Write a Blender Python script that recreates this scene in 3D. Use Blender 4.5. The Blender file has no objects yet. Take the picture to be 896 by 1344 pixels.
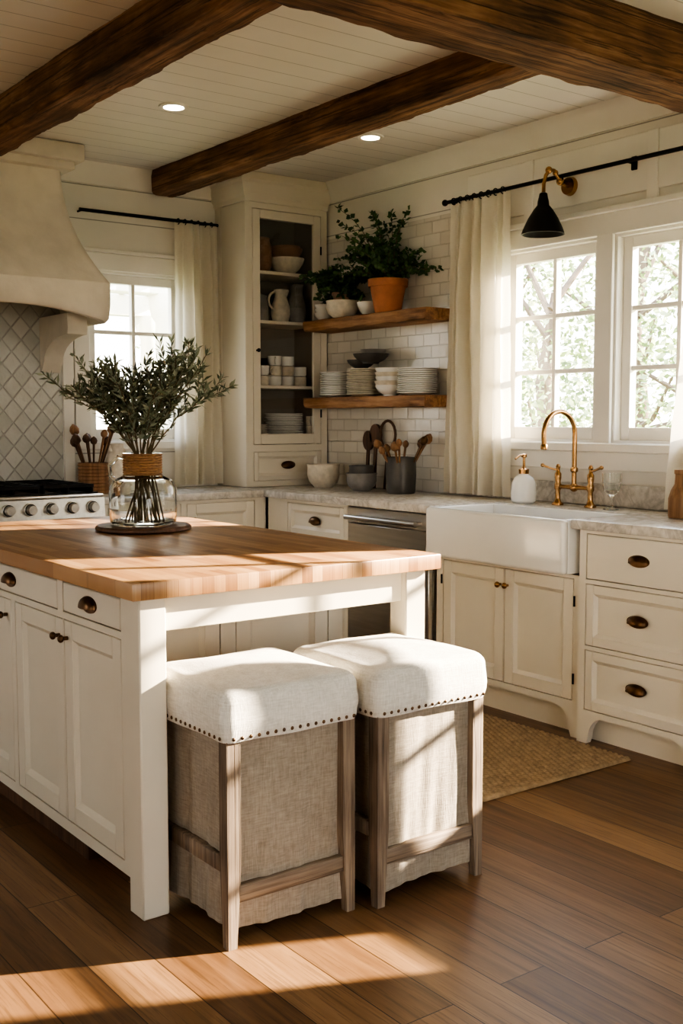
import bpy, bmesh, math, random
from mathutils import Vector, Matrix
random.seed(7)
scene = bpy.context.scene
R = random.random
def U(a, b): return random.uniform(a, b)

# ------------------------------------------------------------------ materials
def base(name):
    m = bpy.data.materials.new(name); m.use_nodes = True
    nt = m.node_tree
    return m, nt, nt.nodes['Principled BSDF'], nt.nodes['Material Output']
def N(nt, t, **k):
    n = nt.nodes.new(t)
    for a, v in k.items(): setattr(n, a, v)
    return n
def L(nt, a, b): nt.links.new(a, b)
def c4(c): return (c[0], c[1], c[2], 1)
def ramp(nt, fac, stops):
    r = N(nt, 'ShaderNodeValToRGB'); e = r.color_ramp.elements
    while len(e) < len(stops): e.new(0.5)
    for i, (p, c) in enumerate(stops):
        e[i].position = p; e[i].color = c4(c)
    L(nt, fac, r.inputs[0]); return r.outputs[0]
def noise(nt, vec, scale=5, detail=4, rough=.55, dist=0):
    n = N(nt, 'ShaderNodeTexNoise'); n.inputs['Scale'].default_value = scale
    n.inputs['Detail'].default_value = detail; n.inputs['Roughness'].default_value = rough
    n.inputs['Distortion'].default_value = dist
    L(nt, vec, n.inputs['Vector']); return n.outputs['Fac']
def mapping(nt, scale=(1, 1, 1), rot=(0, 0, 0), src=None):
    if src is None:
        src = N(nt, 'ShaderNodeTexCoord').outputs['Object']
    mp = N(nt, 'ShaderNodeMapping'); mp.inputs['Scale'].default_value = scale
    mp.inputs['Rotation'].default_value = rot
    L(nt, src, mp.inputs['Vector']); return mp.outputs[0]
def bump(nt, h, bsdf, strength=.3, dist=.002):
    b = N(nt, 'ShaderNodeBump'); b.inputs['Strength'].default_value = strength
    b.inputs['Distance'].default_value = dist
    L(nt, h, b.inputs['Height']); L(nt, b.outputs[0], bsdf.inputs['Normal'])
def math_(nt, op, a, b=None, c=None):
    n = N(nt, 'ShaderNodeMath', operation=op)
    for i, x in enumerate((a, b, c)):
        if x is None: continue
        if isinstance(x, (int, float)): n.inputs[i].default_value = x
        else: L(nt, x, n.inputs[i])
    return n.outputs[0]
def mixc(nt, fac, a, b):
    n = N(nt, 'ShaderNodeMix', data_type='RGBA')
    if isinstance(fac, (int, float)): n.inputs[0].default_value = fac
    else: L(nt, fac, n.inputs[0])
    for i, x in ((6, a), (7, b)):
        if isinstance(x, tuple): n.inputs[i].default_value = c4(x)
        else: L(nt, x, n.inputs[i])
    return n.outputs[2]

def mat(name, col, rough=.5, metal=0, var=.06, vs=4, bs=0, bst=.2, bd=.002, stretch=(1, 1, 1), **kw):
    m, nt, p, o = base(name)
    v = mapping(nt, stretch)
    n = noise(nt, v, vs)
    lo = tuple(max(0, x * (1 - var)) for x in col); hi = tuple(min(1, x * (1 + var)) for x in col)
    L(nt, ramp(nt, n, [(.3, lo), (.7, hi)]), p.inputs['Base Color'])
    p.inputs['Roughness'].default_value = rough; p.inputs['Metallic'].default_value = metal
    if bs: bump(nt, noise(nt, v, bs), p, bst, bd)
    for k, x in kw.items(): p.inputs[k.replace('_', ' ')].default_value = x
    return m
def marble(name):
    m, nt, p, o = base(name); v = mapping(nt)
    a = noise(nt, v, 30, 6, .6); c = ramp(nt, a, [(.32, (.46, .43, .38)), (.5, (.62, .58, .52)), (.7, (.72, .69, .63))])
    n = noise(nt, v, 3.5, 7, .6, 1.4)
    vein = math_(nt, 'SUBTRACT', 1.0, math_(nt, 'MULTIPLY', math_(nt, 'ABSOLUTE', math_(nt, 'SUBTRACT', n, .5)), 22.0))
    vein = math_(nt, 'MULTIPLY', math_(nt, 'MAXIMUM', vein, 0.0), .5)
    L(nt, mixc(nt, vein, c, (.32, .29, .25)), p.inputs['Base Color']); p.inputs['Roughness'].default_value = .25
    return m
def wood(name, dark, mid, light, axis='Z', f=22, rough=.55, bst=.35, low=1.3, cracks=0):
    m, nt, p, o = base(name)
    s = {'X': (low, f, f), 'Y': (f, low, f), 'Z': (f, f, low)}[axis]
    v = mapping(nt, s)
    n = noise(nt, v, 1.0, 8, .65, .6)
    n2 = noise(nt, mapping(nt, tuple(x * 4 for x in s)), 1.0, 4, .6)
    n3 = noise(nt, mapping(nt), 2.5, 3)
    h = math_(nt, 'MULTIPLY_ADD', n2, .35, math_(nt, 'MULTIPLY', n, .65))
    h2 = math_(nt, 'MULTIPLY_ADD', math_(nt, 'SUBTRACT', n3, .5), .5, h)
    col = ramp(nt, h2, [(.34, dark), (.5, mid), (.66, light)])
    if cracks:
        nc = noise(nt, mapping(nt, tuple(x * (1.6 if x > low else .5) for x in s)), 1.0, 3, .5, .4)
        cr = math_(nt, 'MAXIMUM', math_(nt, 'SUBTRACT', 1.0, math_(nt, 'MULTIPLY', math_(nt, 'ABSOLUTE', math_(nt, 'SUBTRACT', nc, .5)), 30.0)), 0.0)
        col = mixc(nt, math_(nt, 'MULTIPLY', cr, cracks), col, tuple(x * .4 for x in dark))
        h = math_(nt, 'SUBTRACT', h, math_(nt, 'MULTIPLY', cr, .5))
    L(nt, col, p.inputs['Base Color'])
    p.inputs['Roughness'].default_value = rough
    bump(nt, h, p, bst, .004)
    return m
def planks(name, cols, bw, rh, order='yx', mortar=.002, mcol=(.05, .025, .012), rough=.35, vw=.5, grain=30, gl=1.5, offs=.37, bst=.15, pore=.3):
    m, nt, p, o = base(name)
    tc = N(nt, 'ShaderNodeTexCoord'); sp = N(nt, 'ShaderNodeSeparateXYZ'); L(nt, tc.outputs['Object'], sp.inputs[0])
    cb = N(nt, 'ShaderNodeCombineXYZ')
    L(nt, sp.outputs['xyz'.index(order[0])], cb.inputs[0]); L(nt, sp.outputs['xyz'.index(order[1])], cb.inputs[1])
    b = N(nt, 'ShaderNodeTexBrick'); b.offset = offs; b.offset_frequency = 2
    L(nt, cb.outputs[0], b.inputs['Vector'])
    b.inputs['Scale'].default_value = 1; b.inputs['Brick Width'].default_value = bw; b.inputs['Row Height'].default_value = rh
    b.inputs['Mortar Size'].default_value = mortar; b.inputs['Mortar Smooth'].default_value = .2
    b.inputs['Color1'].default_value = (0, 0, 0, 1); b.inputs['Color2'].default_value = (1, 1, 1, 1); b.inputs['Mortar'].default_value = (.5, .5, .5, 1)
    t = N(nt, 'ShaderNodeSeparateColor'); L(nt, b.outputs['Color'], t.inputs[0]); t = t.outputs[0]
    cb2 = N(nt, 'ShaderNodeCombineXYZ')
    L(nt, math_(nt, 'MULTIPLY_ADD', sp.outputs['xyz'.index(order[0])], gl, math_(nt, 'MULTIPLY', t, 37.0)), cb2.inputs[0])
    L(nt, math_(nt, 'MULTIPLY', sp.outputs['xyz'.index(order[1])], grain), cb2.inputs[1])
    L(nt, math_(nt, 'MULTIPLY', t, 11.0), cb2.inputs[2])
    g = noise(nt, cb2.outputs[0], 1, 8, .62, .8)
    h = math_(nt, 'ADD', math_(nt, 'MULTIPLY', t, vw), math_(nt, 'MULTIPLY', g, 1 - vw))
    k = len(cols)
    lo, hi = .5 * (1 - vw) - .10, vw + .5 * (1 - vw) + .10
    col = ramp(nt, h, [(max(0, lo + (hi - lo) * i / (k - 1)), c) for i, c in enumerate(cols)])
    mp = N(nt, 'ShaderNodeMapping'); mp.inputs['Scale'].default_value = (2.5, 5, 1); L(nt, cb2.outputs[0], mp.inputs['Vector'])
    g2 = noise(nt, mp.outputs[0], 1, 3, .6)
    col = mixc(nt, math_(nt, 'MULTIPLY', math_(nt, 'GREATER_THAN', g2, .57), pore), col, mcol)
    col = mixc(nt, b.outputs['Fac'], col, mcol)
    L(nt, col, p.inputs['Base Color']); p.inputs['Roughness'].default_value = rough
    hh = math_(nt, 'SUBTRACT', math_(nt, 'MULTIPLY', g, .3), b.outputs['Fac'])
    bump(nt, hh, p, bst, .003)
    return m
def tiles(name, c1, c2, mcol, bw, rh, order, rot=0, mortar=.004, rough=.18, offs=.5, bst=.6, wav=14, sq=1):
    m, nt, p, o = base(name)
    tc = N(nt, 'ShaderNodeTexCoord'); sp = N(nt, 'ShaderNodeSeparateXYZ'); L(nt, tc.outputs['Object'], sp.inputs[0])
    cb = N(nt, 'ShaderNodeCombineXYZ')
    L(nt, sp.outputs['xyz'.index(order[0])], cb.inputs[0]); L(nt, math_(nt, 'MULTIPLY', sp.outputs['xyz'.index(order[1])], sq), cb.inputs[1])
    v = mapping(nt, (1, 1, 1), (0, 0, rot), cb.outputs[0])
    b = N(nt, 'ShaderNodeTexBrick'); b.offset = offs
    L(nt, v, b.inputs['Vector']); b.inputs['Scale'].default_value = 1
    b.inputs['Brick Width'].default_value = bw; b.inputs['Row Height'].default_value = rh
    b.inputs['Mortar Size'].default_value = mortar; b.inputs['Mortar Smooth'].default_value = .4
    b.inputs['Color1'].default_value = c4(c1); b.inputs['Color2'].default_value = c4(c2); b.inputs['Mortar'].default_value = c4(mcol)
    L(nt, b.outputs['Color'], p.inputs['Base Color']); p.inputs['Roughness'].default_value = rough
    h = math_(nt, 'SUBTRACT', math_(nt, 'MULTIPLY', noise(nt, v, wav, 2), .9), b.outputs['Fac'])
    bump(nt, h, p, bst, .006)
    return m
def grooved(name, col, axis, sp_, rough=.55, wid=.03, dark=.45):
    m, nt, p, o = base(name)
    tc = N(nt, 'ShaderNodeTexCoord'); sp = N(nt, 'ShaderNodeSeparateXYZ'); L(nt, tc.outputs['Object'], sp.inputs[0])
    fr = math_(nt, 'FRACT', math_(nt, 'DIVIDE', sp.outputs['xyz'.index(axis)], sp_))
    ln = math_(nt, 'LESS_THAN', fr, wid)
    n = noise(nt, tc.outputs['Object'], 3)
    c = ramp(nt, n, [(.3, tuple(x * .95 for x in col)), (.7, col)])
    c = mixc(nt, ln, c, tuple(x * dark for x in col))
    L(nt, c, p.inputs['Base Color']); p.inputs['Roughness'].default_value = rough
    bump(nt, math_(nt, 'MULTIPLY', ln, -1), p, .4, .004)
    return m
def linen(name, c1, c2, f=150, rough=.95, bst=.7, transl=0):
    m, nt, p, o = base(name)
    a = noise(nt, mapping(nt, (f, f, f * .12)), 1, 3, .6)
    b = noise(nt, mapping(nt, (f * .12, f * .12, f)), 1, 3, .6)
    h = math_(nt, 'MULTIPLY', math_(nt, 'ADD', a, b), .5)
    lg = noise(nt, mapping(nt), 6, 4)
    h2 = math_(nt, 'MULTIPLY_ADD', math_(nt, 'SUBTRACT', lg, .5), .3, h)
    L(nt, ramp(nt, h2, [(.32, c1), (.66, c2)]), p.inputs['Base Color'])
    p.inputs['Roughness'].default_value = rough
    p.inputs['Sheen Weight'].default_value = .2
    bump(nt, h, p, bst, .003)
    if transl:
        tr = N(nt, 'ShaderNodeBsdfTranslucent'); tr.inputs[0].default_value = c4(c2)
        mx = N(nt, 'ShaderNodeMixShader'); mx.inputs[0].default_value = transl
        L(nt, p.outputs[0], mx.inputs[1]); L(nt, tr.outputs[0], mx.inputs[2]); L(nt, mx.outputs[0], o.inputs[0])
    return m
def leafmat(name, col, transl=.3, rough=.5):
    m, nt, p, o = base(name)
    n = noise(nt, mapping(nt), 9, 2)
    L(nt, ramp(nt, n, [(.3, tuple(x * .6 for x in col)), (.7, tuple(min(1, x * 1.3) for x in col))]), p.inputs['Base Color'])
    p.inputs['Roughness'].default_value = rough
    tr = N(nt, 'ShaderNodeBsdfTranslucent'); tr.inputs[0].default_value = c4((col[0] * 1.3, col[1] * 1.4, col[2]))
    mx = N(nt, 'ShaderNodeMixShader'); mx.inputs[0].default_value = transl
    L(nt, p.outputs[0], mx.inputs[1]); L(nt, tr.outputs[0], mx.inputs[2]); L(nt, mx.outputs[0], o.inputs[0])
    return m
def panemat(name, refl=.06):
    m, nt, p, o = base(name); nt.nodes.remove(p)
    t = N(nt, 'ShaderNodeBsdfTransparent'); g = N(nt, 'ShaderNodeBsdfGlossy'); g.inputs['Roughness'].default_value = .02
    mx = N(nt, 'ShaderNodeMixShader'); mx.inputs[0].default_value = refl
    L(nt, t.outputs[0], mx.inputs[1]); L(nt, g.outputs[0], mx.inputs[2]); L(nt, mx.outputs[0], o.inputs[0])
    return m

PAINT = mat('cream_paint', (.74, .685, .58), .42, var=.03, vs=3, bs=60, bst=.04)
ISL = mat('island_paint', (.69, .635, .525), .42, var=.04, vs=3, bs=60, bst=.05)
TRIM = mat('trim_paint', (.80, .77, .70), .4, var=.03)
WALL = grooved('shiplap_wall_paint', (.77, .735, .66), 'z', .19)
PLAIN = mat('plaster_wall_paint', (.55, .50, .43), .7, var=.04)
CEIL = grooved('ceiling_board_paint', (.77, .74, .68), 'y', .135, wid=.035, dark=.55)
PLASTER = mat('hood_plaster', (.66, .60, .51), .85, var=.14, vs=3.5, bs=14, bst=.3, bd=.01)
FLOOR = planks('oak_floor', [(.090, .044, .019), (.175, .092, .042), (.25, .140, .066), (.34, .20, .10)], 1.7, .15, 'yx', .0016, mcol=(.035, .018, .008), rough=.38, vw=.34, grain=24, gl=1.4)
BUTCH = planks('butcher_block', [(.19, .090, .038), (.32, .165, .072), (.43, .245, .115), (.55, .345, .185)], .42, .036, 'yx', .0005, mcol=(.12, .06, .03), rough=.36, vw=.55, grain=60, gl=2.5, bst=.05, pore=.2)
BEAM_Y = wood('beam_wood_y', (.045, .021, .010), (.19, .092, .042), (.37, .205, .108), 'Y', 16, .8, 1.0, .9, .7)
BEAM_X = wood('beam_wood_x', (.045, .021, .010), (.19, .092, .042), (.37, .205, .108), 'X', 16, .8, 1.0, .9, .7)
SHELFW = wood('shelf_wood', (.13, .058, .024), (.32, .165, .075), (.48, .28, .145), 'Y', 18, .6, .6)
STOOLW = wood('weathered_oak', (.10, .072, .050), (.235, .175, .125), (.38, .30, .22), 'Z', 34, .7, .5, 1.3, .4)
STOOLWX = wood('weathered_oak_x', (.10, .072, .050), (.235, .175, .125), (.38, .30, .22), 'X', 34, .7, .5, 1.3, .4)
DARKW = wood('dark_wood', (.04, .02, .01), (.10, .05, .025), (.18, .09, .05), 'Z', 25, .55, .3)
WARMW = wood('warm_wood', (.14, .07, .03), (.27, .14, .065), (.38, .22, .11), 'Z', 25, .55, .3)
STONE = marble('marble_counter')
TILE = tiles('zellige_tile', (.72, .68, .60), (.62, .58, .50), (.56, .52, .45), .135, .068, 'yz', rough=.2, mortar=.0035)
DIAM = tiles('diamond_tile', (.58, .57, .52), (.47, .47, .43), (.44, .425, .39), .078, .078, 'xz', rot=math.radians(45), rough=.10, offs=0, mortar=.004, bst=1.0, wav=20, sq=.85)
CUSH = linen('ivory_linen', (.58, .545, .475), (.81, .78, .71), 240, bst=.7)
SKIRT = linen('oatmeal_linen', (.26, .22, .17), (.43, .37, .295), 250, bst=.8)
CURT = linen('sheer_cream_linen', (.80, .75, .64), (.90, .86, .76), 260, transl=.5, bst=.25)
BRONZE = mat('aged_bronze', (.13, .075, .04), .38, 1, var=.3, vs=30)
BRASS = mat('aged_brass', (.44, .26, .12), .26, 1, var=.15, vs=20)
BLACK = mat('black_iron', (.012, .011, .010), .45, .6, var=.2)
STEEL = mat('brushed_steel', (.60, .58, .55), .28, 1, var=.08, vs=60, stretch=(1, .05, 1))
NAIL = mat('nailhead', (.16, .10, .06), .35, 1)
PORC = mat('white_porcelain', (.84, .82, .77), .12, var=.02)
CREAMC = mat('cream_ceramic', (.66, .59, .48), .3, var=.14, vs=30)
GREYC = mat('grey_stoneware', (.27, .25, .23), .4, var=.2, vs=14)
DARKC = mat('charcoal_stoneware', (.085, .08, .074), .35, var=.2, vs=14)
BROWNC = mat('brown_stoneware', (.27, .145, .085), .4, var=.2, vs=12)
TERRA = mat('terracotta', (.46, .185, .09), .8, var=.15, vs=14, bs=60)
WICK = mat('wicker', (.33, .185, .085), .8, var=.4, vs=60, bs=90, bst=1, stretch=(1, 1, 4))
JUTE = mat('jute', (.37, .27, .165), .95, var=.22, vs=40, bs=160, bst=.6)
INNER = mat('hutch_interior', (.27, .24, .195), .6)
SOIL = mat('soil', (.04, .025, .015), .95, bs=60)
OL1 = leafmat('olive_leaf', (.125, .15, .095), .15, .55)
OL2 = leafmat('olive_leaf_pale', (.29, .32, .24), .15, .55)
HERB = leafmat('ivy_leaf', (.065, .13, .04), .25)
HERB2 = leafmat('ivy_leaf_dark', (.035, .08, .025), .2)
TREEL = leafmat('tree_leaf', (.17, .22, .10), .4)
TREEL2 = leafmat('tree_leaf_pale', (.46, .50, .36), .4)
BARK = mat('bark', (.16, .12, .085), .9, bs=30, bst=1)
STEM = mat('plant_stem', (.14, .10, .05), .8)
GRASS = mat('lawn', (.22, .24, .12), .95, var=.4, vs=3)
PANE = panemat('window_pane', .05)
CABGL = panemat('cabinet_glass', .05)
m, nt, p, o = base('clear_glass')
p.inputs['Transmission Weight'].default_value = 1; p.inputs['Roughness'].default_value = .02; p.inputs['IOR'].default_value = 1.3
p.inputs['Base Color'].default_value = (.96, .98, .97, 1)
GLASS = m
m, nt, p, o = base('downlight_bulb')
p.inputs['Emission Color'].default_value = (1, .87, .68, 1); p.inputs['Emission Strength'].default_value = 14
LAMP = m

# ------------------------------------------------------------------ mesh builder
class B:
    def __init__(s, name):
        s.n = name; s.v = []; s.f = []; s.mi = []; s.sm = []; s.mats = []; s.M = Matrix.Identity(4)
    def add(s, vs, fs, m, smooth=False):
        if m not in s.mats: s.mats.append(m)
        k = s.mats.index(m); o = len(s.v)
        for v in vs: s.v.append(s.M @ Vector(v))
        for f in fs: s.f.append([i + o for i in f]); s.mi.append(k); s.sm.append(smooth)
    def box(s, x0, x1, y0, y1, z0, z1, m, bev=.003, seg=1):
        if x1 < x0: x0, x1 = x1, x0
        if y1 < y0: y0, y1 = y1, y0
        if bev <= 0:
            v = [(x0, y0, z0), (x1, y0, z0), (x1, y1, z0), (x0, y1, z0), (x0, y0, z1), (x1, y0, z1), (x1, y1, z1), (x0, y1, z1)]
            s.add(v, [(0, 3, 2, 1), (4, 5, 6, 7), (0, 1, 5, 4), (1, 2, 6, 5), (2, 3, 7, 6), (3, 0, 4, 7)], m); return
        bev = min(bev, .45 * min(x1 - x0, y1 - y0, z1 - z0))
        bm = bmesh.new(); bmesh.ops.create_cube(bm, size=1)
        for v in bm.verts:
            v.co = Vector(((x0 + x1) / 2 + v.co.x * (x1 - x0), (y0 + y1) / 2 + v.co.y * (y1 - y0), (z0 + z1) / 2 + v.co.z * (z1 - z0)))
        bmesh.ops.bevel(bm, geom=bm.edges[:], offset=bev, segments=seg, affect='EDGES', profile=.5)
        bm.verts.index_update()
        s.add([v.co.copy() for v in bm.verts], [[v.index for v in f.verts] for f in bm.faces], m, seg > 1)
        bm.free()
    def prism(s, poly, y0, y1, m):           # poly in (x,z), extruded along y
        n = len(poly)
        v = [(a, y0, b) for a, b in poly] + [(a, y1, b) for a, b in poly]
        f = [list(range(n)), list(range(2 * n - 1, n - 1, -1))]
        f += [(i, (i + 1) % n, n + (i + 1) % n, n + i) for i in range(n)]
        s.add(v, f, m)
    def prismx(s, poly, x0, x1, m):          # poly in (y,z), extruded along x
        n = len(poly)
        v = [(x0, a, b) for a, b in poly] + [(x1, a, b) for a, b in poly]
        f = [list(range(n)), list(range(2 * n - 1, n - 1, -1))]
        f += [(i, (i + 1) % n, n + (i + 1) % n, n + i) for i in range(n)]
        s.add(v, f, m)
    def lathe(s, prof, c, m, seg=28, smooth=True, sx=1, sy=1, wob=0):
        v = []; f = []
        for (r, z) in prof:
            for i in range(seg):
                a = 2 * math.pi * i / seg
                v.append((c[0] + r * sx * math.cos(a), c[1] + r * sy * math.sin(a), c[2] + z))
        for j in range(len(prof) - 1):
            for i in range(seg):
                k = (i + 1) % seg
                f.append((j * seg + i, j * seg + k, (j + 1) * seg + k, (j + 1) * seg + i))
        if prof[0][0] > 1e-5: f.append(list(range(seg - 1, -1, -1)))
        if prof[-1][0] > 1e-5: f.append([(len(prof) - 1) * seg + i for i in range(seg)])
        s.add(v, f, m, smooth)
    def ball(s, c, r, m, seg=12, rings=8, sc=(1, 1, 1)):
        prof = [(max(1e-6, r * math.sin(math.pi * i / rings)), -r * sc[2] * math.cos(math.pi * i / rings)) for i in range(rings + 1)]
        s.lathe(prof, c, m, seg, True, sc[0], sc[1])
    def tube(s, pts, r, m, seg=8, smooth=True):
        pts = [Vector(p) for p in pts]; n = len(pts)
        rs = r if isinstance(r, (list, tuple)) else [r] * n
        t0 = (pts[1] - pts[0]).normalized()
        up = Vector((0, 0, 1)) if abs(t0.z) < .9 else Vector((1, 0, 0))
        a = t0.cross(up).normalized(); v = []; f = []
        for i in range(n):
            t = (pts[min(i + 1, n - 1)] - pts[max(i - 1, 0)]).normalized()
            a = (a - t * a.dot(t)).normalized(); b = t.cross(a)
            for k in range(seg):
                an = 2 * math.pi * k / seg
                v.append(pts[i] + (a * math.cos(an) + b * math.sin(an)) * rs[i])
        for i in range(n - 1):
            for k in range(seg):
                q = (k + 1) % seg
                f.append((i * seg + k, i * seg + q, (i + 1) * seg + q, (i + 1) * seg + k))
        f.append(list(range(seg - 1, -1, -1))); f.append([(n - 1) * seg + k for k in range(seg)])
        s.add(v, f, m, smooth)
    def leaf(s, p, d, Ln, W, m):
        d = d.normalized(); rnd = Vector((U(-1, 1), U(-1, 1), U(-.3, 1)))
        sd = d.cross(rnd)
        if sd.length < .01: sd = Vector((1, 0, 0))
        sd.normalize(); nn = sd.cross(d)
        v = [p, p + d * Ln * .45 + sd * W / 2, p + d * Ln - nn * Ln * .08, p + d * Ln * .45 - sd * W / 2, p + d * Ln * .5 - nn * W * .18]
        s.add(v, [(0, 4, 1), (1, 4, 2), (0, 3, 4), (3, 2, 4)], m, False)
    def finish(s, recalc=True, angle=38):
        xs = [v.x for v in s.v]; ys = [v.y for v in s.v]; zs = [v.z for v in s.v]
        o = Vector(((min(xs) + max(xs)) / 2, (min(ys) + max(ys)) / 2, min(zs)))
        me = bpy.data.meshes.new(s.n)
        me.from_pydata([tuple(v - o) for v in s.v], [], s.f)
        for m in s.mats: me.materials.append(m)
        me.polygons.foreach_set('material_index', s.mi); me.polygons.foreach_set('use_smooth', s.sm)
        if recalc:
            bm = bmesh.new(); bm.from_mesh(me); bmesh.ops.recalc_face_normals(bm, faces=bm.faces[:]); bm.to_mesh(me); bm.free()
        me.update()
        try: me.set_sharp_from_angle(angle=math.radians(angle))
        except Exception: pass
        ob = bpy.data.objects.new(s.n, me); ob.location = o
        scene.collection.objects.link(ob); return ob

def FX(x, yleft):   # local frame for a face looking towards -X : local x -> -Y, local y -> +X
    return Matrix.Translation((x, yleft, 0)) @ Matrix.Rotation(-math.pi / 2, 4, 'Z')
def FY(x, y): return Matrix.Translation((x, y, 0))
def cells(rects, u0, u1, z0, z1):
    zs = sorted({z0, z1} | {r[2] for r in rects} | {r[3] for r in rects}); out = []
    zs = [z for z in zs if z0 <= z <= z1]
    for a, b in zip(zs, zs[1:]):
        mz = (a + b) / 2; cov = sorted((r[0], r[1]) for r in rects if r[2] < mz < r[3]); c = u0
        for (p, q) in cov:
            if p > c + 1e-6: out.append((c, p, a, b))
            c = max(c, q)
        if c < u1 - 1e-6: out.append((c, u1, a, b))
    return out
def wallop(name, M, ln, H, th, ops, m):
    b = B(name); b.M = M
    for (a, c, z0, z1) in cells(ops, 0, ln, 0, H): b.box(a, c, 0, th, z0, z1, m, 0)
    return b.finish()

# ------------------------------------------------------------------ room shell
XW, YW, H = 4.13, 6.0, 2.78
XL, YR = -2.6, -2.4
b = B('floor'); b.box(XL - .15, XW + .15, YR - .15, YW + .15, -.1, 0, FLOOR, 0); b.finish()
b = B('ceiling'); b.box(XL - .15, XW + .15, YR - .15, YW + .15, H, H + .12, CEIL, 0); b.finish()
yl = YW + .15
WR = [(2.76, 3.42, 1.22, 2.20), (3.50, 4.16, 1.22, 2.20), (.76, 1.16, .95, 2.32), (1.23, 1.93, .95, 2.32)]
wallop('wall_right', FX(XW, yl), yl - YR + .15, H, .15, sorted([(yl - y1, yl - y0, z0, z1) for y0, y1, z0, z1 in WR]), WALL)
wallop('wall_back', FY(XL - .15, YW), XW - XL + .15, H, .15, [(2.66 - XL + .15, 3.30 - XL + .15, 1.20, 2.20)], WALL)
wallop('wall_left', FX(XL - .15, YW), YW - YR, H, .15, [(.8, 2.0, 1.0, 2.2), (5.6, 6.8, 1.0, 2.2)], PLAIN)  # out-of-view openings added to let sky fill light into the room
wallop('wall_rear', FY(XL - .15, YR - .15), XW - XL + .15, H, .15, [(2.8, 4.8, .6, 2.3)], PLAIN)  # opening behind the camera, added and sized for sky fill light

def window(name, M, w, z0, z1, cols, rows, frame=.05):
    b = B(name); b.M = M
    b.box(.001, w - .001, .002, .148, z0 + .001, z0 + .02, TRIM, 0); b.box(.001, w - .001, .002, .148, z1 - .02, z1 - .001, TRIM, 0)
    b.box(.001, .02, .002, .148, z0 + .02, z1 - .02, TRIM, 0); b.box(w - .02, w - .001, .002, .148, z0 + .02, z1 - .02, TRIM, 0)
    a, c, d, e = .0205, w - .0205, z0 + .0205, z1 - .0205
    b.box(a, a + frame, .045, .09, d, e, TRIM, .002); b.box(c - frame, c, .045, .09, d, e, TRIM, .002)
    a += frame; c -= frame
    b.box(a, c, .046, .089, d, d + frame + .01, TRIM, .001); b.box(a, c, .046, .089, e - frame, e, TRIM, .001)
    d += frame + .01; e -= frame
    for i in range(1, cols):
        u = a + (c - a) * i / cols; b.box(u - .011, u + .011, .050, .088, d, e, TRIM, .002)
    for i in range(1, rows):
        z = d + (e - d) * i / rows; b.box(a, c, .053, .085, z - .011, z + .011, TRIM, .002)
    b.box(a + .001, c - .001, .069, .072, d + .001, e - .001, PANE, 0)
    return b.finish()
window('window_1', FX(XW, 4.16), .66, 1.22, 2.20, 2, 3)
window('window_2', FX(XW, 3.42), .66, 1.22, 2.20, 2, 3)
window('window_3', FX(XW, 1.93), .70, .95, 2.32, 2, 4)
window('window_4', FX(XW, 1.16), .40, .95, 2.32, 1, 4)
window('window_5', FY(2.66, YW), .64, 1.20, 2.20, 2, 3)

b = B('trim_1')     # casing right window group
x0, x1 = XW - .022, XW - .0005
for (ya, yb) in [(2.68, 2.768), (3.412, 3.508), (4.152, 4.24)]: b.box(x0, x1, ya, yb, 1.215, 2.20, TRIM)
b.box(x0 - .001, x1, 2.66, 4.26, 2.192, 2.29, TRIM); b.box(XW - .05, XW - .0005, 2.64, 4.28, 2.29, 2.315, TRIM)
b.box(XW - .06, XW - .0005, 2.64, 4.28, 1.185, 1.228, TRIM, .006); b.box(x0, x1, 2.68, 4.24, 1.10, 1.185, TRIM)
b.finish()
b = B('trim_2')     # casing back window
b.box(2.575, 2.668, YW - .022, YW - .0005, 1.195, 2.20, TRIM); b.box(3.292, 3.385, YW - .022, YW - .0005, 1.195, 2.20, TRIM)
b.box(2.565, 3.395, YW - .023, YW - .0005, 2.192, 2.29, TRIM); b.box(2.56, 3.40, YW - .045, YW - .0005, 2.29, 2.31, TRIM)
b.box(2.56, 3.40, YW - .05, YW - .0005, 1.165, 1.208, TRIM)
b.finish()
b = B('trim_3')     # crown mouldings
pf = [(0, 0), (-.015, 0), (-.03, .03), (-.07, .075), (-.085, .11), (0, .11)]
b.prismx([(YW + a, H - .11 + c) for a, c in pf], XL, XW - .01, TRIM)
b.prism([(XW + a, H - .11 + c) for a, c in pf], YR, YW - .01, TRIM)
b.finish()
b = B('trim_4')     # board above the right window + casings of the near windows
b.box(XW - .012, XW - .0005, -.0, 4.40, 2.36, 2.62, TRIM, .004)
for yy in (3.95, 3.2, 2.45): b.box(XW - .02, XW - .0005, yy - .03, yy + .03, 2.316, 2.62, TRIM, .003)
for (ya, yb) in [(.68, .768), (1.152, 1.238), (1.922, 2.01)]: b.box(x0, x1, ya, yb, .94, 2.33, TRIM)
b.finish()
b = B('baseboard_left'); b.box(XL, XL + .02, YR, YW, 0, .12, TRIM); b.finish()

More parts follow.
